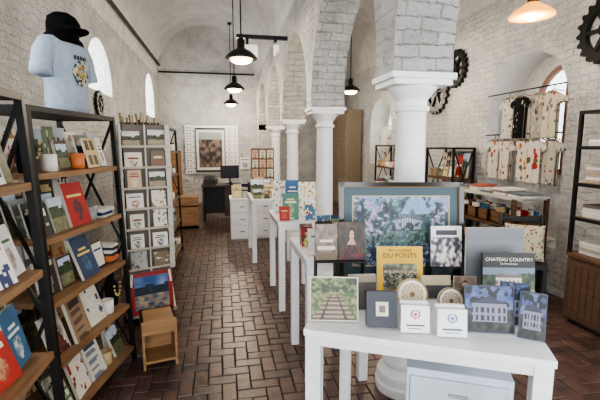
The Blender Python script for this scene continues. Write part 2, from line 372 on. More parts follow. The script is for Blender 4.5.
# ------------------------------------------------------------------ furniture
def table(name,W,Dp,H,loc,rz,leg=.062,ap=.07,box=False):
    mb=MB()
    mb.bb(0,W,0,Dp,H-.028,H,(.95,.95,.95)); i=.012
    mb.bb(i,W-i,i,i+.02,H-ap,H-.028,WHITE); mb.bb(i,W-i,Dp-i-.02,Dp-i,H-ap,H-.028,WHITE); mb.bb(i,i+.02,i,Dp-i,H-ap,H-.028,WHITE); mb.bb(W-i-.02,W-i,i,Dp-i,H-ap,H-.028,WHITE)
    for x in (i/2,W-leg-i/2):
        for y in (i/2,Dp-leg-i/2): mb.bb(x,x+leg,y,y+leg,0,H-.028,WHITE)
    return mb.done(name,loc,rz,.003)
FL=Vector((.30,1.475,0)); ANG=-26.9
ca,sa=math.cos(ANG*D2R),math.sin(ANG*D2R)
def T1(s,t,z=.882): return (FL.x+s*ca-t*sa, FL.y+s*sa+t*ca, z)
table('display_table',.89,.88,.88,tuple(FL),ANG)
table('display_table',.44,.66,.88,(.51,2.42,0),0)
table('display_table',.44,.8,.88,(.505,3.68,0),0,.06)
table('display_table',.55,.9,.88,(.375,5.36,0),0,.06)
mb=MB(); mb.bb(0,.42,0,.4,0,.66,(.80,.84,.88))
for k in range(3): mb.bb(.015,.405,-.012,0,.02+k*.21,.21+k*.21,(.76,.80,.84)); mb.bb(.17,.25,-.02,-.012,.14+k*.21,.155+k*.21,(.6,.6,.62))
mb.done('storage_drawers',T1(.40,.22,0),ANG,.004)

def shelf_unit(name,W,Dp,H,levels,loc,rz,lean=.05,board=TAN,braces=True):
    mb=MB(); p=.028
    yt=-Dp/2; yb=-Dp/2-lean; yk=Dp/2
    def fy(z): return yb+(yt-yb)*z/H
    for x in (-W/2+p/2,W/2-p/2):
        mb.bar((x,yb+p/2,0),(x,yt+p/2,H),p,BLK); mb.bar((x,yk-p/2,0),(x,yk-p/2,H),p,BLK)
        mb.bar((x,yt,H-p/2),(x,yk,H-p/2),p,BLK); mb.bar((x,yb+.01,.06),(x,yk,.06),p*.8,BLK)
        if braces:
            mb.bar((x,fy(.1)+.02,.1),(x,yk-.02,H*.5),.014,BLK); mb.bar((x,yk-.02,.1),(x,fy(H*.5)+.02,H*.5),.014,BLK)
            mb.bar((x,fy(H*.5)+.02,H*.5),(x,yk-.02,H-.04),.014,BLK); mb.bar((x,yk-.02,H*.5),(x,fy(H)+.02,H-.04),.014,BLK)
    for z in levels:
        mb.bb(-W/2+p,W/2-p,fy(z)+.004,yk-p,z-.03,z,board,'wood')
    mb.bar((-W/2,yt+p/2,H-p/2),(W/2,yt+p/2,H-p/2),p,BLK); mb.bar((-W/2,yk-p/2,H-p/2),(W/2,yk-p/2,H-p/2),p,BLK)
    mb.bb(-W/2+p,W/2-p,yt+p,yk-p,H-.024,H-.004,(.2,.17,.15),'wood')
    return mb.done(name,loc,rz)
def stock(name,W,Dp,levels,loc,rz,seed,lean=.05,H=1.8,kinds='bbbkjsxf',hs=None,back=False):
    mb=MB(); rg=random.Random(seed)
    for i,z in enumerate(levels):
        h=(levels[i+1]-z-.04) if i+1<len(levels) else H-z-.05
        yf=-Dp/2-lean*(1-z/H)+.02
        fill(mb,-W/2+.05,W/2-.05,yf,z+.001,h,rg,Dp,kinds)
        if back:
            x=-W/2+.05
            while x<W/2-.12:
                w=rg.uniform(.1,.18); w=min(w,W/2-.04-x)
                mb.cover(x+w/2,Dp/2-.10,z+.001,w*.97,h*rg.uniform(.82,.96),.02,rcover(rg),9,12,0,5); x+=w
    return mb.done(name,loc,rz)
LV=[.11,.41,.76,1.11,1.46]
shelf_unit('ladder_shelf',1.3,.38,1.8,LV,(-.93,1.10,0),90,.07)
stock('shelf_merchandise',1.3,.38,LV,(-.93,1.10,0),90,41,.07,1.8,'bbbbmfs',None,True)
LV2=[.12,.45,.78,1.12,1.46]
shelf_unit('ladder_shelf',.88,.40,1.8,LV2,(-1.02,2.66,0),77.5,.06)
stock('shelf_merchandise',.88,.40,LV2,(-1.02,2.66,0),77.5,67,.06,1.8,'bbbbufkms',None,True)
LV3=[.12,.5,.85,1.2,1.53]
shelf_unit('ladder_shelf',1.7,.40,1.85,LV3,(-.86,5.45,0),90,.04,(.36,.28,.21))
stock('shelf_merchandise',1.7,.40,LV3,(-.86,5.45,0),90,35,.04,1.85,'bbkjsxxfm')
# card spinner
mb=MB(); S=.2
mb.lathe([(.22,0),(.22,.03),(.03,.05),(.02,.1)],seg=24,col=BLK,mat='blackmetal'); mb.tube((0,0,.05),(0,0,1.83),.015,BLK)
mb.bb(-S+.03,S-.03,-S+.03,S-.03,.08,1.78,(.38,.34,.30))
rg=random.Random(5)
CP=[((.86,.82,.74),(.5,.25,.2)),((.80,.77,.70),(.3,.35,.4)),((.72,.62,.48),(.4,.3,.2)),((.84,.82,.75),(.3,.4,.3)),((.62,.62,.58),(.3,.3,.3)),((.78,.66,.54),(.6,.3,.25)),((.88,.85,.8),(.2,.2,.2)),((.45,.38,.3),(.85,.8,.7))]
for side in range(4):
    M0=mb.push(0,0,0,side*90,0)
    mb.bb(-S-.004,-S+.012,-S-.012,-S+.03,.5,1.78,(.75,.73,.68)); mb.bb(-.006,.006,-S-.012,-S+.02,.5,1.78,(.75,.73,.68))
    for r in range(7):
        z=.52+r*.178
        mb.bb(-S,S,-S-.016,-S-.008,z,z+.018,(.70,.66,.58)); mb.bb(-S,S,-S-.008,-S+.035,z-.004,z,(.6,.56,.5))
        for cxx in (-.1,.1):
            a,b=rg.choice(CP); k=rg.random()
            fn=f_title(a,b,rg.choice(CP)[1],r) if k<.5 else (f_floral(a,[b,(.55,.5,.38)],rg.randint(0,99),14,.08) if k<.8 else f_land((.78,.76,.72),(.42,.4,.32),(.68,.6,.48),r))
            mb.cover(cxx+rg.uniform(-.008,.008),-S-.002,z+.002,rg.uniform(.11,.14),rg.uniform(.13,.165),.006,fn,13,16,rg.uniform(-3,3),8,(.8,.78,.74))
    mb.bb(-S,S,-S-.02,-S+.03,.09,.11,(.6,.55,.5))
    mb.cover(-.0,-S-.01,.112,.37,.37,.02,lambda u,v,side=side: (.60,.15,.12) if min(u,1-u)<.1 or v<.08 or v>.92 else f_land((.16,.30,.52),(.12,.2,.38),(.75,.66,.55),side+2)(u,v),20,20,0,6)
    mb.M=M0
for i in range(12): mb.tube((-.15+i*.027,rg.uniform(-.05,.05),1.78),(-.16+i*.029,rg.uniform(-.05,.05),rg.uniform(1.84,1.9)),.008,rg.choice([(.5,.42,.3),(.75,.65,.5),(.55,.55,.4)]),'paint',.01,8)
mb.done('card_spinner',(-.72,3.83,0),22)
def crate(name,W,Dp,H,loc,rz,col=(.72,.58,.40),open_front=True):
    mb=MB(); t=.018
    mb.bb(-W/2,W/2,-Dp/2,Dp/2,H-t,H,col,'wood'); mb.bb(-W/2,-W/2+t,-Dp/2,Dp/2,0,H,col,'wood'); mb.bb(W/2-t,W/2,-Dp/2,Dp/2,0,H,col,'wood')
    mb.bb(-W/2,W/2,Dp/2-t,Dp/2,0,H,col,'wood'); mb.bb(-W/2,W/2,-Dp/2,Dp/2,H*.12,H*.12+t,col,'wood')
    mb.bb(-W/2,W/2,-Dp/2-.01,-Dp/2,H*.72,H,col,'wood')
    if not open_front: mb.bb(-W/2,W/2,-Dp/2-.01,-Dp/2,.05,H*.68,col,'wood')
    return mb.done(name,loc,rz,.002)
crate('wooden_crate',.24,.24,.37,(-.50,2.98,0),14,(.62,.47,.31))
crate('wooden_crate',.46,.4,.62,(-.72,8.15,0),8,(.62,.47,.32),False)
mb=MB(); mb.bb(-.25,.25,-.2,.2,0,1.5,(.55,.40,.25),'wood')
for z in (.3,.7,1.1): mb.bb(-.22,.22,-.215,-.2,z-.17,z+.19,(.60,.44,.29),'wood')
mb.done('wooden_cabinet',(-1.2,9.3,0),30,.004)
def mannequin(loc,rz):
    root=bpy.data.objects.new('tee_shirt_mannequin',None); bpy.context.scene.collection.objects.link(root); root.location=loc; root.rotation_euler=(0,0,rz*D2R); root.scale=(.84,.88,.96)
    mb=MB(); blue=(.66,.71,.76)
    mb.loft([(0,0,.0,.175,.13),(0,0,.06,.178,.132),(0,0,.2,.17,.13),(0,0,.34,.19,.138),(0,0,.42,.205,.13),(0,0,.47,.195,.11),(0,0,.50,.16,.09),(0,0,.52,.11,.075),(0,0,.53,.075,.07)],32,blue)
    for s in (-1,1):
        vs=[]; seg=16
        secs=[(.12,.455,.06,-.2),(.165,.44,.07,-.55),(.205,.39,.068,-1.05),(.222,.33,.066,-1.3),(.232,.28,.07,-1.35),(.236,.25,.072,-1.35)]
        for k,(x,z,r,ang) in enumerate(secs):
            for i in range(seg):
                a=2*math.pi*i/seg; px=r*math.cos(a); py=r*1.05*math.sin(a)
                vs.append((s*(x+px*math.sin(-ang)),py,z+px*math.cos(ang)))
        fs=[]
        for k in range(len(secs)-1):
            for i in range(seg):
                j=(i+1)%seg; fs.append((k*seg+i,k*seg+j,(k+1)*seg+j,(k+1)*seg+i))
        fs.append(tuple((len(secs)-1)*seg+i for i in range(seg)))
        mb.add(vs,fs,blue,'cloth',True)
    def wv(u,v): 
        x=(u-.5)*.19; return -.142*math.sqrt(max(0,1-(x/.185)**2))
    def fg(u,v):
        n=nz(u,v,9,3)
        if v>.8: return (.25,.25,.28)
        if math.hypot(u-.5,v-.42)<.2: return (.80,.66,.35) if n>0 else (.55,.5,.3)
        return (.3,.34,.32) if n>.05 else (.78,.76,.68)
    mb.pic(0,0,.19,.19,.22,22,24,fg,'cloth',inside=lambda u,v: (math.hypot((u-.5),(v-.4))<.4 and nz(u,v,12,8)>-.35) or (.8<v<.92 and .12<u<.88 and int(u*22)%3!=0),wave=wv)
    o=mb.done('tee_torso'); o.parent=root
    mb=MB(); K=(.05,.05,.055)
    mb.loft([(.0,.0,.47,.17,.12),(0,0,.50,.15,.115),(0,0,.52,.115,.10),(0,-.01,.56,.12,.115),(0,-.01,.61,.115,.115),(0,0,.65,.095,.1),(0,0,.675,.06,.06),(0,0,.685,.01,.01)],28,K)
    vs=[];fs=[];n=14
    for i in range(n+1):
        a=math.pi+math.pi*i/n
        vs.append((.112*math.cos(a),-.01+.11*math.sin(a),.585)); vs.append((.12*math.cos(a),-.01+.10*math.sin(a)-.10*abs(math.sin(a)),.56-.015*abs(math.cos(a))))
    for i in range(n): fs.append((2*i,2*i+1,2*i+3,2*i+2))
    mb.add(vs,fs,K,'cloth',True)
    mb.loft([(-.09,.05,.33,.07,.05),(-.1,.04,.42,.11,.09),(-.06,.03,.5,.1,.09),(-.02,.0,.56,.08,.08)],20,K)
    o=mb.done('black_cap_and_scarf'); o.parent=root
mannequin((-1.00,2.98,1.802),66)
def gear(name,R,loc,rz,teeth=20,t=.05):
    mb=MB(); n=teeth*4
    def ring(ro,ri,t0,t1,tooth):
        vs=[];fs=[]
        for i in range(n):
            a=2*math.pi*i/n; rr=ro+(tooth if (i%4)<2 else 0)
            for (r,y) in ((rr,t0),(rr,t1),(ri,t1),(ri,t0)): vs.append((r*math.cos(a),y,r*math.sin(a)))
        for i in range(n):
            j=(i+1)%n
            for k in range(4): fs.append((i*4+k,j*4+k,j*4+(k+1)%4,i*4+(k+1)%4))
        mb.add(vs,fs,(.07,.07,.075),'blackmetal')
    ring(R*.88,R*.66,-t,0,R*.12); ring(R*.22,R*.07,-t*1.2,0,0)
    for k in range(6):
        a=math.pi*2*k/6; mb.bar((R*.15*math.cos(a),-t/2,R*.15*math.sin(a)),(R*.78*math.cos(a),-t/2,R*.78*math.sin(a)),R*.13,(.07,.07,.075),'blackmetal',t*.7)
    mb.done(name,loc,rz)
gear('wall_gear',.36,(XR-.01,6.15,2.47),-90)
gear('wall_gear',.28,(XR-.01,5.62,2.74),-90)
gear('wall_gear',.31,(XR-.01,3.2,2.66),-90)
gear('wall_gear',.18,(XL+.01,6.0,2.17),90,16,.04)
def pendant(loc,top,s=1.0,warm=False,e=50):
    mb=MB(); k=s
    if not warm:
        mb.lathe([(.19*k,0),(.192*k,.012),(.17*k,.04),(.12*k,.085),(.06*k,.115),(.045*k,.13),(.045*k,.22),(.03*k,.24),(.012,.25)],seg=36,col=(.1,.1,.11),mat='blackmetal')
        mb.lathe([(.02*k,-.055),(.08*k,-.05),(.12*k,-.03),(.135*k,-.002),(.135*k,.002)],seg=28,col=(1,.9,.7),mat='glow')
        for a in range(4):
            q=a*math.pi/2; mb.bar((.14*k*math.cos(q),.14*k*math.sin(q),0),(.03*k*math.cos(q),.03*k*math.sin(q),-.06),.006,BLK)
    else:
        mb.lathe([(.17,0),(.172,.01),(.13,.05),(.07,.09),(.04,.11)],seg=36,col=(1,.7,.3),mat='amberglass')
        mb.lathe([(.042,.105),(.042,.18),(.012,.2)],seg=20,col=BLK,mat='blackmetal'); mb.lathe([(.01,-.03),(.035,-.02),(.04,.02),(.02,.06)],seg=16,mat='glow')
    mb.tube((0,0,.2),(0,0,top-loc[2]),.009,BLK)
    mb.lathe([(.05,top-loc[2]-.03),(.05,top-loc[2]+.01)],seg=16,col=BLK,mat='blackmetal')
    o=mb.done('pendant_lamp',loc)
    l=bpy.data.lights.new('pendant_bulb','POINT'); l.energy=e; l.color=(1,.86,.68); l.shadow_soft_size=.06
    lo=bpy.data.objects.new('pendant_bulb',l); bpy.context.scene.collection.objects.link(lo); lo.parent=o; lo.location=(0,0,-.14)
pendant((.26,5.05,2.64),4.57); pendant((.26,7.7,2.64),4.57,1,False,65); pendant((.26,10.4,2.64),4.57,1,False,75)
pendant((2.5,3.0,2.64),4.48,1,True); pendant((2.5,5.35,2.66),4.48); pendant((2.5,7.7,2.66),4.48)
# ------------------------------------------------------------------ front table goods
def book(name,loc,w,h,t,fn,nx=24,ny=28,rz=-11,tilt=10,side=(.9,.88,.82),riser=0,rcol=(.1,.1,.1)):
    mb=MB()
    if riser:
        mb.bb(-w/2,w/2,-.015,.09,riser-.008,riser,rcol); mb.bb(-w/2,-w/2+.008,-.01,.09,0,riser-.008,rcol); mb.bb(w/2-.008,w/2,-.01,.09,0,riser-.008,rcol)
    mb.cover(0,0,riser,w,h,t,fn,nx,ny,0,tilt,side,not riser); return mb.done(name,loc,rz)
def f_paint(u,v):
    m=min(u*1.3,(1-u)*1.3,v,1-v)
    if m<.035: return (.13,.10,.09)
    if m<.05: return (.60,.50,.32)
    if m<.06: return (.13,.10,.09)
    if m<.135: return (.17,.28,.31)
    if m<.148: return (.68,.62,.46)
    U=(u-.105)/.79; V=(v-.14)/.72
    n1=nz(u*1.3,v,14,1); n2=nz(u*1.3,v,34,4); n3=nz(u*1.3,v,5,8); n4=nz(u*1.3,v,80,2)
    if .42<U<.70 and .52<V<.70 and n1>-.30:
        if V>.65+.04*(1-abs(U-.56)*8): return (.30,.32,.38)
        if V<.54: return (.42,.48,.46)
        if .50<U<.62: 
            return (.70,.72,.74) if int(U*80)%2 else (.28,.34,.42)
        return (.54,.57,.60) if not(int(U*50)%3==0 and .56<V<.62) else (.22,.27,.34)
    c=(.45,.56,.70) if V>.74 else (.28,.38,.38)
    tree=.50+.32*abs(U-.55)+.35*n3
    if V>.5 and V<tree+.24: c=mixc((.13,.22,.27),(.32,.44,.42),.4+1.6*n1+.6*n2)
    if V<=.50: c=mixc((.36,.48,.40),(.18,.30,.32),.5+1.6*n1+.4*n2)
    if V<.30 and .15<U<.85: c=mixc((.34,.48,.60),(.12,.22,.34),.5+1.8*nz(u*1.3,v*3,10,5))
    tr=min(abs(U-.16-.06*math.sin(V*5)),abs(U-.30+.05*math.sin(V*6)),abs(U-.86+.05*math.sin(V*4)))
    if tr<.011 and V<.9: c=(.12,.11,.13)
    if (V>.45 and (U<.38 or U>.76)) and n1+.7*n2>.22: c=mixc((.48,.42,.54),(.66,.60,.70),.5+2*n2)
    if V<.34 and (U<.28 or U>.72) and n2+.4*n1>.20: c=mixc((.56,.40,.46),(.70,.62,.62),.5+2*n2)
    if n1-.5*n2<-.28: c=mixc(c,(.06,.11,.14),.7)
    if n2>.33: c=mixc(c,(.62,.70,.74),.5)
    return mixc(c,(.8,.85,.85),.18*n4)
mb=MB(); w,h=.665,.525
zt=.03*math.sin(7*D2R)
M0=mb.push(0,0,zt,0,7); mb.bb(-w/2,w/2,0,.03,0,h,(.13,.10,.09),'gloss'); mb.pic(0,-.0015,.0,w,h,200,154,f_paint)
for a in ((-w/2,-w/2+.024,0,h),(w/2-.024,w/2,0,h),(-w/2,w/2,0,.024),(-w/2,w/2,h-.024,h)): mb.bb(a[0],a[1],-.016,0,a[2],a[3],(.16,.12,.10),'gloss')
mb.M=M0
mb.done('framed_painting',(.93,1.94,.882),-11)
def f_rail(u,v):
    if min(u,v,1-u,1-v)<.03: return (.85,.83,.75)
    n=nz(u,v,14,2)
    if v>.66: return mixc((.14,.20,.09),(.50,.54,.34),.5+1.3*n)
    c=(u-.5)/(.05+.62*(.7-v))
    if abs(c)<1:
        if .5<abs(c)<.62: return (.16,.14,.13)
        if int((.7-v)**.7*22)%2==0: return (.34,.26,.20)
        return (.60,.53,.42)
    return mixc((.26,.34,.14),(.58,.56,.36),.4+1.3*n)
book('railway_book',(.435,1.51,.882),.20,.18,.015,f_rail,44,40,-14,14,(.7,.68,.6))
def f_navy(u,v):
    if .28<u<.72 and .31<v<.69: return (.85,.82,.72) if not(.40<u<.60 and .40<v<.60) else (.4,.38,.35)
    return (.11,.13,.18)
mb=MB(); mb.cover(0,0,0,.122,.138,.04,f_navy,20,20,0,14,(.10,.12,.17),True); mb.done('navy_gift_box',(.605,1.41,.882),-14)
def disc(name,loc,r,ring,rz=-11,lift=.012,inn=None):
    mb=MB(); M0=mb.push(0,0,lift,0,16)
    mb.M=mb.M@Matrix.Translation((0,0,r))@Matrix.Rotation(math.pi/2,4,'X')
    mb.lathe([(r,-.012),(r,0)],seg=40,col=(.85,.8,.68),mat='paint',smooth=False)
    mb.M=M0; M0=mb.push(0,0,lift,0,16)
    def f(u,v):
        d=math.hypot(u-.5,v-.5); a=math.atan2(v-.5,u-.5)
        if d>.44: return ring
        if d>.36: return (.93,.91,.84)
        if d<.08: return mixc(ring,(.2,.15,.1),.4)
        q=.5+.5*math.cos(a*10)*math.cos(d*50)
        return mixc((.92,.89,.80),mixc(ring,(.3,.2,.1),.15),.05+.8*q)
    mb.pic(0,-.003,0,2*r,2*r,50,50,f,inside=lambda u,v: math.hypot(u-.5,v-.5)<.495)
    mb.M=M0
    for x in (-r*.5,r*.5): mb.bar((x,-.02,lift-.008),(x,.09,lift-.008),.006,BLK); mb.bar((x,-.02,0),(x,-.02,lift+.015),.006,BLK); mb.bar((x,.05,0),(x,.07,r*1.5),.006,BLK)
    mb.done(name,loc,rz)
disc('decorative_coaster',(.795,1.53,.882),.068,(.66,.54,.30),-11,.012)
disc('decorative_coaster',(.925,1.44,.882),.055,(.5,.42,.30),-11,.022)
def f_bag(ring):
    def f(u,v):
        if .45<v<.92:
            d=math.hypot((u-.5),(v-.68))
            if .12<d<.17: return ring
            if d<.07: return mixc(ring,(1,1,1),.2)
        if .24<v<.31 and .15<u<.85: return mixc(ring,(.3,.3,.3),.5)
        if .13<v<.18 and .25<u<.75: return ring
        return (.95,.95,.94)
    return f
for (x,y),rg_c in (((.715,1.35),(.65,.2,.18)),((.835,1.29),(.3,.42,.62))):
    mb=MB(); mb.cover(0,0,0,.108,.104,.03,f_bag(rg_c),30,30,0,8,(.94,.94,.93),False)
    mb.cover(0,.036,0,.108,.110,.02,f_bag(rg_c),20,22,0,8,(.94,.94,.93),False); mb.done('soap_pack',(x,y,.882),-16)
def f_yel(u,v):
    if .13<u<.87 and .06<v<.62:
        n=nz(u,v,9,6); k=nz(u,v,26,1)
        if .12<v<.42 and k>.05: return (.20,.17,.14)
        if .40<v<.48 and k>-.1: return (.70,.60,.48)
        return mixc((.30,.30,.24),(.60,.60,.50),.5+1.4*n)
    return (.86,.68,.12)
b=book('yellow_history_book',(.845,1.76,.882),.225,.225,.022,f_yel,40,40,-11,12)
text(b,"DU PONTS",.034,0,.17,12,(.15,.1,.08)); text(b,"PHOTOGRAPHS",.016,0,.2,12,(.15,.1,.08))
def f_port(u,v):
    d=math.hypot((u-.5)*1.35,(v-.66)*1.0)
    if v<.56 and abs(u-.5)<.07+.8*max(0,.54-v): 
        return (.76,.60,.48) if (v>.40 and abs(u-.5)<.2) else mixc((.40,.14,.12),(.10,.07,.08),.5+1.4*nz(u,v,9,2))
    if d<.12: 
        if abs(v-.68)<.012 and .02<abs(u-.5)<.065: return (.2,.12,.1)
        if abs(v-.60)<.010 and abs(u-.5)<.03: return (.6,.25,.22)
        return (.82,.64,.51)
    if d<.20 and v>.55: return (.11,.07,.05)
    return mixc((.30,.22,.15),(.12,.09,.07),.5+nz(u,v,5,2))
b=book('portrait_book',(.625,1.86,.882),.135,.19,.02,f_port,46,60,-11,8,(.2,.15,.1),.15)
book('hardcover_book',(.50,1.88,.882),.11,.18,.02,lambda u,v:(.45,.38,.30) if v<.2 else ((.85,.80,.72) if .3<v<.40 and .1<u<.9 or .5<v<.56 and .2<u<.8 else mixc((.38,.33,.28),(.58,.52,.45),.5+nz(u,v,6,3))),20,28,-8,8,(.4,.35,.3),.15)
book('flower_book',(1.105,1.79,.882),.155,.205,.015,lambda u,v:(.86,.86,.84) if v>.72 and not(.78<v<.9 and .15<u<.85) else ((.15,.15,.18) if v>.72 else mixc((.18,.18,.22),(.88,.85,.82),.5+1.6*nz(u,v,8,9)+.5*nz(u,v,20,2))),32,40,-11,8,(.8,.8,.8),.11)
book('grey_art_book',(1.30,1.68,.882),.275,.32,.02,lambda u,v:(.47,.48,.49) if v<.8 else (.43,.44,.45),10,10,-14,5,(.8,.8,.78))
def f_chat(u,v):
    if v>.72: return (.08,.09,.08)
    if v>.58+.06*nz(u,0,5,2): return (.42,.50,.55)
    if .25<u<.75 and .3<v<.58:
        return (.80,.78,.72) if v<.5 and not(int(u*24)%2==0 and .35<v<.45) else (.4,.36,.34)
    if v>.26: return mixc((.08,.14,.08),(.28,.36,.2),.5+nz(u,v,12,1))
    return mixc((.3,.4,.2),(.5,.55,.35),.5+nz(u,v,8,1)) if v>.08 else (.08,.09,.08)
b=book('chateau_country_book',(1.285,1.555,.882),.235,.225,.018,f_chat,40,34,-14,8,(.15,.15,.15))
text(b,"CHATEAU COUNTRY",.0222,0,.188,8,(.95,.93,.85)); text(b,"Du Pont Estates",.012,0,.172,8,(.9,.88,.8))
def f_post(seed):
    def f(u,v):
        if min(u,1-u,v,1-v)<.03: return (.2,.22,.3)
        top=.62+.16*max(0,1-abs(u-.5)*3)
        if .15<u<.85 and .22<v<top:
            if v>.6: return (.20,.20,.26)
            if .25<v<.35 or .42<v<.54: return (.50,.50,.55) if int(u*18)%2 else (.16,.17,.24)
            return (.48,.48,.54)
        if v>.45 and nz(u,v,7,seed)<-.05: return (.09,.11,.12)
        if v>.5: return mixc((.20,.26,.44),(.36,.42,.58),.5+nz(u,v,8,seed))
        return mixc((.11,.14,.12),(.27,.26,.26),.4+nz(u,v,9,seed))
    return f
book('house_picture_book',(1.0,1.30,.882),.185,.18,.012,f_post(1),40,36,-18,12,(.2,.22,.3))
book('house_picture_card',(1.115,1.22,.882),.09,.175,.01,f_post(5),24,34,-40,12,(.2,.22,.3))
book('house_picture_card',(1.14,1.34,.882),.11,.17,.01,f_post(8),24,34,-30,12,(.2,.22,.3))
book('pocket_book',(.98,1.655,.882),.14,.105,.02,lambda u,v:(.2,.2,.22) if v<.6 else (.72,.68,.55),16,14,-11,16)
book('pocket_book',(1.10,1.61,.882),.10,.11,.015,f_face((.5,.4,.3),(.3,.2,.15)),16,14,-20,14)
book('small_notebook',(.595,1.60,.882),.12,.15,.03,lambda u,v:(.55,.5,.42) if v>.8 else (.3,.28,.25),12,14,-8,10)
rg=random.Random(8)
mb=MB(); fill(mb,.03,.41,.06,0,.2,rg,.3,'bk'); fill(mb,.03,.41,.30,0,.28,rg,.3,'bbk'); mb.done('book_display',(.51,2.42,.882),0)
book('green_picture_book',(.645,3.80,.882),.16,.26,.02,f_title((.28,.50,.42),(.9,.88,.7),(.75,.7,.5),4),18,24,-11,9)
book('blue_hardcover_book',(.72,4.12,.882),.15,.36,.03,f_title((.14,.36,.56),(.92,.92,.9),(.1,.3,.5),4),18,26,-11,6)
book('floral_print',(.845,3.98,.882),.18,.35,.02,f_floral((.93,.91,.86),[(.8,.5,.3),(.5,.6,.35),(.85,.7,.3),(.4,.5,.4)],5,60,.045),34,44,-11,6)
book('floral_print',(.62,4.28,.882),.17,.34,.02,f_floral((.95,.93,.9),[(.75,.5,.4),(.5,.6,.35),(.4,.5,.6)],9,50,.05),34,40,-11,6)
mb=MB(); rg=random.Random(12); mb.cover(.07,.06,0,.1,.14,.015,rcover(rg),10,14,0,14); mb.cover(.32,.04,0,.1,.15,.015,rcover(rg),10,14,0,14); mb.done('book_display',(.51,3.7,.882),0)
mb=MB(); rg=random.Random(21); fill(mb,.03,.52,.05,0,.16,rg,.3,'ks'); fill(mb,.03,.52,.4,0,.3,rg,.3,'bbx'); fill(mb,.03,.52,.62,0,.3,rg,.3,'bf'); mb.done('book_display',(.375,5.36,.882),0)
# ------------------------------------------------------------------ far end of the left bay
mb=MB(); mb.bb(0,.80,0,.5,0,.68,(.88,.88,.87))
for k in range(3):
    mb.bb(.015,.39,-.014,0,.04+k*.215,.235+k*.215,(.92,.92,.91)); mb.bb(.41,.785,-.014,0,.04+k*.215,.235+k*.215,(.92,.92,.91))
    for x in (.16,.56): mb.bb(x,x+.08,-.024,-.014,.13+k*.215,.145+k*.215,(.4,.4,.4))
mb.bb(-.01,.81,-.02,.51,.68,.71,(.93,.93,.92)); mb.done('drawer_cabinet',(.12,6.85,0),0,.003)
mb=MB(); mb.bb(-.2,.2,-.02,.12,0,.85,(.45,.32,.2),'wood'); rg=random.Random(3)
for r in range(5):
    for x in (-.13,0,.13): mb.cover(x,-.035,.02+r*.165,.10,.135,.006,f_title(*rg.choice([CP[0],CP[3],CP[2],CP[5]])),8,10,0,6)
mb.done('card_rack',(.70,7.05,.712),-6)
mb=MB(); rg=random.Random(14); fill(mb,.03,.33,.05,0,.25,rg,.3,'bxj'); mb.done('book_display',(.12,6.87,.712),0)
mb=MB(); Kd=(.16,.13,.12)
mb.bb(-.42,.42,-.3,.3,.74,.78,(.22,.17,.14),'wood'); mb.bb(-.4,-.36,-.28,.28,0,.74,Kd,'wood'); mb.bb(.36,.4,-.28,.28,0,.74,Kd,'wood'); mb.bb(-.4,.4,.24,.28,.1,.74,Kd,'wood')
mb.bb(.05,.36,-.26,.24,.12,.74,(.2,.16,.14),'wood')
for z in (.18,.38,.58): mb.bb(.07,.34,-.272,-.26,z-.04,z+.13,(.26,.2,.17),'wood')
mb.done('checkout_desk',(-.02,8.85,0),0,.003)
mb=MB(); mb.lathe([(.1,0),(.1,.012),(.02,.02),(.02,.12)],seg=20,col=BLK); mb.bb(-.2,.2,-.02,.02,.12,.40,BLK); mb.bb(-.185,.185,-.022,-.019,.135,.385,(.1,.12,.16),'screen')
mb.done('computer_monitor',(.16,8.85,.782),15)
mb=MB(); mb.bb(-.13,.13,-.14,.14,0,.12,(.2,.2,.2)); mb.bb(-.12,.08,-.05,.1,.12,.2,(.3,.3,.3)); mb.done('cash_register',(-.25,8.8,.782),-10,.004)
def chair(name,loc,rz,col,cloth=False):
    mb=MB()
    for x in (-.19,.19):
        mb.bar((x,-.18,0),(x,-.18,.44),.035,col,'paint'); mb.bar((x,.19,0),(x,.17,.44),.035,col,'paint'); mb.bar((x,.17,.44),(x,.24,.9),.035,col,'paint')
    mb.bb(-.21,.21,-.21,.2,.43,.47,col,'paint')
    for z in (.6,.72,.84): mb.bb(-.19,.19,.17+(z-.44)*.152,.19+(z-.44)*.152,z-.03,z+.03,col,'paint')
    for x in (-.19,.19): mb.bar((x,-.18,.18),(x,.18,.18),.02,col,'paint')
    return mb.done(name,loc,rz,.004)
chair('office_chair',(.45,8.1,0),150,(.10,.12,.22))
mb=MB()
for k in range(9): mb.bb(-.98,.46,YB-.06,YB-.02,.84+k*.148,.84+k*.148+.135,(.93,.93,.92)); 
mb.bb(-.98,.46,YB-.04,YB-.004,.84,2.17,(.6,.6,.58))
for k in range(9):
    for x in (-.93,-.85,.2,.36): mb.bb(x,x+.03,YB-.08,YB-.06,.89+k*.148,.92+k*.148,BLK,'blackmetal')
mb.done('slatwall_panel')
def f_poster(u,v):
    if min(u,v,1-u,1-v)<.04: return (.08,.08,.08)
    if min(u,v,1-u,1-v)<.1: return (.85,.84,.8)
    if .2<v<.75: return mixc((.50,.42,.36),(.12,.1,.1),.5+1.3*nz(u,v,10,5))
    if v>=.75: return (.60,.62,.62)
    return mixc((.55,.5,.42),(.3,.22,.2),.5+nz(u,v,14,5))
mb=MB(); mb.cover(0,0,0,.8,1.2,.03,f_poster,36,50,0,0,(.08,.08,.08)); mb.done('framed_poster',(-.3,YB-.12,.89),0)
mb=MB(); mb.cover(0,0,0,.3,.34,.02,f_title((.9,.9,.88),(.2,.2,.2)),16,16,0,0,(.1,.1,.1)); mb.done('framed_sign',(.64,YB-.03,.95),0)
mb=MB(); mb.bar((-.05,0,0),(.67,0,0),.05,BLK); mb.tube((.1,0,-.02),(.1,0,-.12),.02,BLK); mb.tube((.5,0,-.02),(.5,0,-.12),.02,BLK)
mb.bb(.0,.24,-.06,.06,-.30,-.12,(.88,.88,.87)); mb.tube((.5,-.05,-.1),(.53,.1,-.2),.045,(.9,.9,.9),'paint')
mb.done('track_spotlight',(.29,5.9,3.12),0)
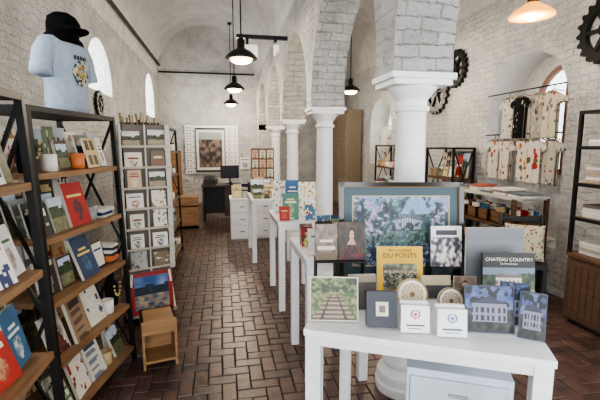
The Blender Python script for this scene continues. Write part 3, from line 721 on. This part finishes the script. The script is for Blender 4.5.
# ------------------------------------------------------------------ right bay
def tee_inside(u,v):
    d=abs(u-.5)
    if v>.93 and d<.1: return False
    if v>.97-d*.35: return False
    if d<.29: return True
    return v>.66+ (d-.3)*.3 if d<.5 else False
def edge(fn):
    def f(u,v):
        d=abs(u-.5)
        if .26<d<.30 and v<.72 or v<.03 or (v>.9 and d<.14): return (.45,.42,.38)
        return fn(u,v)
    return f
def teerow(zt,items,seed,rod=True):
    mb=MB()
    mb.tube((-.61,0,0),(.61,0,0),.008,BLK)
    for i,(x,fn) in enumerate(items):
        fn=edge(fn)
        mb.tube((x,0,.0),(x,0,-.05),.003,BLK); mb.bar((x-.12,0,-.08),(x,0,-.045),.01,TAN,'wood'); mb.bar((x+.12,0,-.08),(x,0,-.045),.01,TAN,'wood')
        dy=-.03*(i%2)
        for off,ph in ((-.02,0),(.014,1)):
            mb.pic(x,off+dy,-.56,.33,.53,34,48,fn,'cloth',inside=tee_inside,wave=lambda u,v,i=i,ph=ph: .012*math.sin(u*19+i*2+ph)*(1-v)+.03*(2*abs(u-.5))**2*(1 if ph else .3))
    mb.done('tee_shirt_rack',(XR-.05,4.2,zt),-90)
W_=(.80,.77,.72)
teerow(2.24,[(-.20,f_floral(W_,[(.45,.32,.3),(.5,.48,.42),(.3,.35,.4)],1,60,.03)),(.03,f_floral((.10,.10,.11),[(.5,.46,.4),(.75,.7,.6)],2,24,.03)),(.26,f_floral((.62,.60,.55),[(.35,.3,.3),(.8,.76,.7)],3,50,.04)),(.47,f_floral((.74,.70,.62),[(.55,.3,.25),(.4,.4,.4)],13,30,.05))],1)
teerow(1.74,[(-.42,f_floral(W_,[(.62,.25,.2),(.3,.4,.28)],4,22,.07)),(-.17,f_floral(W_,[(.62,.30,.26),(.45,.25,.2)],5,46,.04)),(.08,f_floral((.82,.78,.7),[(.66,.35,.2),(.3,.4,.4)],6,30,.05)),(.30,f_floral(W_,[(.6,.22,.2),(.4,.36,.25)],7,18,.08)),(.49,f_floral((.7,.68,.62),[(.6,.3,.3),(.3,.36,.45)],8,40,.04))],2)
mb=MB(); br=(.34,.24,.17)
for z in (.32,.72,1.05): mb.bb(-.6,.6,-.22,.22,z-.03,z,br if z<1 else (.80,.78,.74),'wood')
for x in (-.58,.58):
    for y in (-.2,.2): mb.bb(x-.02,x+.02,y-.02,y+.02,0,1.04,br,'wood')
mb.done('display_bench',(XR-.26,4.28,0),-90,.003)
mb=MB(); rg=random.Random(9)
for z,k in ((.321,'x'),(.721,'b'),(1.051,'l')):
    x=-.55
    while x<.45:
        w=rg.uniform(.18,.26)
        if k=='l':
            zz=z
            for q in range(rg.randint(2,6)):
                t=.026; mb.box(x+w/2,-.03,zz+t/2,w*.9,.26,t*.85,rg.choice([(.90,.88,.85),(.82,.79,.74),(.72,.62,.55),(.45,.48,.5),(.55,.5,.46),(.66,.4,.34)]),'cloth',Matrix.Rotation(rg.uniform(-.15,.15),4,'Z')); zz+=t
        else:
            ww=w*.9; col=(.48,.35,.22) if k=='b' else (.38,.28,.19)
            for (p,q,r_,s_) in ((x,x+ww,-.16,-.145),(x,x+ww,.115,.13),(x,x+.015,-.16,.13),(x+ww-.015,x+ww,-.16,.13)):
                for lv in range(4): mb.bb(p,q,r_,s_,z+lv*.034,z+lv*.034+.030,col,'wood')
            mb.bb(x,x+ww,-.16,.13,z,z+.012,col,'wood')
            for q in range(7):
                a,b_=rg.choice(PAL); mb.box(x+ww/2+rg.uniform(-.03,.03),-.12+q*.034,z+.10,ww*.7,.02,.16,a,'cloth',Matrix.Rotation(rg.uniform(-.15,.15),4,'Y'))
        x+=w+.02
mb.done('folded_linens_and_baskets',(XR-.26,4.28,0),-90)
chair('black_chair',(2.93,3.42,0),-35,(.08,.08,.08))
def pillow(loc,rz):
    mb=MB(); n=28; S=.36; vs=[];fs=[];cs=[]
    fn=f_floral((.76,.72,.63),[(.35,.4,.3),(.55,.42,.3),(.3,.28,.25)],44,70,.03)
    for sgn in (-1,1):
        o=len(vs)
        for j in range(n+1):
            for i in range(n+1):
                u=i/n*2-1;v=j/n*2-1
                th=.075*((1-u**4)*(1-v**4))**.6
                vs.append((u*S/2*(1-.05*(1-v*v)),sgn*th,v*S/2*(1-.05*(1-u*u))+S/2))
        for j in range(n):
            for i in range(n):
                a=o+j*(n+1)+i; f=(a,a+1,a+n+2,a+n+1); fs.append(f if sgn<0 else f[::-1]); cs.append(fn((i+.5)/n,(j+.5)/n))
    M0=mb.push(0,0,0.0,0,14); mb.add(vs,fs,cs,'cloth',True); mb.M=M0; mb.done('throw_pillow',loc,rz)
pillow((2.91,3.36,.475),-35)
mb=MB(); cb=(.36,.27,.20)
mb.bb(-.55,.55,-.2,.2,.04,.62,cb,'wood')
for k in range(2):
    a=-.54+k*.545; mb.bb(a,a+.535,-.215,-.2,.07,.59,(.40,.30,.225),'wood')
    mb.bb(a+.03,a+.505,-.219,-.215,.10,.56,(.36,.27,.20),'wood')
    for q in range(7): mb.bb(a+.045+q*.065,a+.095+q*.065,-.223,-.219,.11,.55,(.41,.31,.235),'wood')
mb.bb(-.56,.56,-.22,.21,.62,.65,(.45,.34,.25),'wood'); mb.bb(-.52,.52,-.17,.2,0,.04,BLK)
for x in (-.54,.54):
    for y in (-.2,.19): mb.bb(x-.014,x+.014,y-.014,y+.014,.65,1.9,BLK,'blackmetal')
    mb.bb(x-.012,x+.012,-.2,.19,1.876,1.9,BLK,'blackmetal')
for z in (.98,1.28,1.6,1.9): mb.bb(-.54,.54,-.2,.2,z-.025,z,(.5,.4,.3),'wood'); mb.bb(-.54,.54,-.215,-.2,z-.03,z,BLK,'blackmetal')
mb.done('shelving_cabinet',(3.27,2.46,0),-90)
mb=MB(); rg=random.Random(17)
for z in (.651,.981,1.281,1.601):
    x=-.5
    while x<.4:
        k=rg.random(); w=rg.uniform(.15,.24)
        if k<.4:
            r=w*.5; mb.lathe([(r,0),(r*.98,.008),(r*.55,.02),(r*.5,.08),(r*.3,.1),(r*.02,.105)],x+w/2,-.02,z,20,rg.choice([(.9,.88,.84),(.82,.77,.68),(.86,.86,.86)]),'cloth')
        else:
            zz=z
            for q in range(rg.randint(2,5)): mb.box(x+w/2,-.03,zz+.014,w*.9,.25,.026,rg.choice([(.9,.88,.85),(.7,.65,.58),(.85,.84,.82),(.45,.4,.38)]),'cloth'); zz+=.028
        x+=w+.02
mb.done('hats_and_linens',(3.27,2.46,0),-90)
shelf_unit('metal_shelf',.75,.34,1.58,[.1,.45,.8,1.15],(3.28,5.38,0),-90,0,(.35,.27,.2))
stock('shelf_merchandise',.75,.34,[.1,.45,.8,1.15],(3.28,5.38,0),-90,51,0,1.58,'bxkf',None,True)
shelf_unit('metal_shelf',1.3,.36,1.62,[.1,.45,.8,1.2],(3.28,7.2,0),-90,0,(.35,.27,.2))
stock('shelf_merchandise',1.3,.36,[.1,.45,.8,1.2],(3.28,7.2,0),-90,53,0,1.62,'bbjxs')
# tee on a bust form standing in the far niche
mb=MB()
mb.lathe([(.12,0),(.12,.02),(.02,.03),(.02,.3)],seg=20,col=BLK,mat='blackmetal')
mb.loft([(0,0,.26,.17,.10),(0,0,.5,.16,.10),(0,0,.68,.19,.11),(0,0,.76,.19,.09),(0,0,.81,.10,.06),(0,0,.83,.06,.05)],20,(.86,.85,.83))
for s in (-1,1): mb.tube((s*.15,0,.74),(s*.25,0,.58),.06,(.86,.85,.83),'cloth',.065,14)
mb.done('dress_form',(XR+.14,8.6,1.201),-90)
mb=MB(); mb.bb(-.7,.7,-.18,.18,0,2.5,(.52,.46,.38),'wood')
for x in (-.35,.35): mb.bb(x-.33,x+.33,-.2,-.18,.08,2.42,(.58,.52,.44),'wood'); mb.bb(x-.25,x+.25,-.205,-.2,.2,2.3,(.54,.48,.4),'wood')
mb.done('tall_storage_cabinet',(3.28,10.4,0),-90,.004)
table('display_table',.5,.9,.8,(2.1,5.6,0),0,.05)
mb=MB(); rg=random.Random(77); fill(mb,.03,.47,.1,0,.25,rg,.3,'bsx'); fill(mb,.03,.47,.5,0,.3,rg,.3,'bk'); mb.done('book_display',(2.1,5.6,.802),0)
# ------------------------------------------------------------------ world + camera
w=bpy.data.worlds.new('World'); bpy.context.scene.world=w; w.use_nodes=True
w.node_tree.nodes['Background'].inputs[0].default_value=(.8,.88,1,1); w.node_tree.nodes['Background'].inputs[1].default_value=1
try: bpy.context.scene.view_settings.look='AgX - Medium High Contrast'
except Exception as e: print(e)
cd=bpy.data.cameras.new('Camera'); cam=bpy.data.objects.new('Camera',cd); bpy.context.scene.collection.objects.link(cam)
cd.lens=24; cd.sensor_width=36; cd.clip_start=.02
th=math.atan(77.7/400); ph=math.atan(55/400*math.cos(th))
cam.location=(0,0,1.6); cam.rotation_euler=(math.pi/2-ph,0,-th)
bpy.context.scene.camera=cam
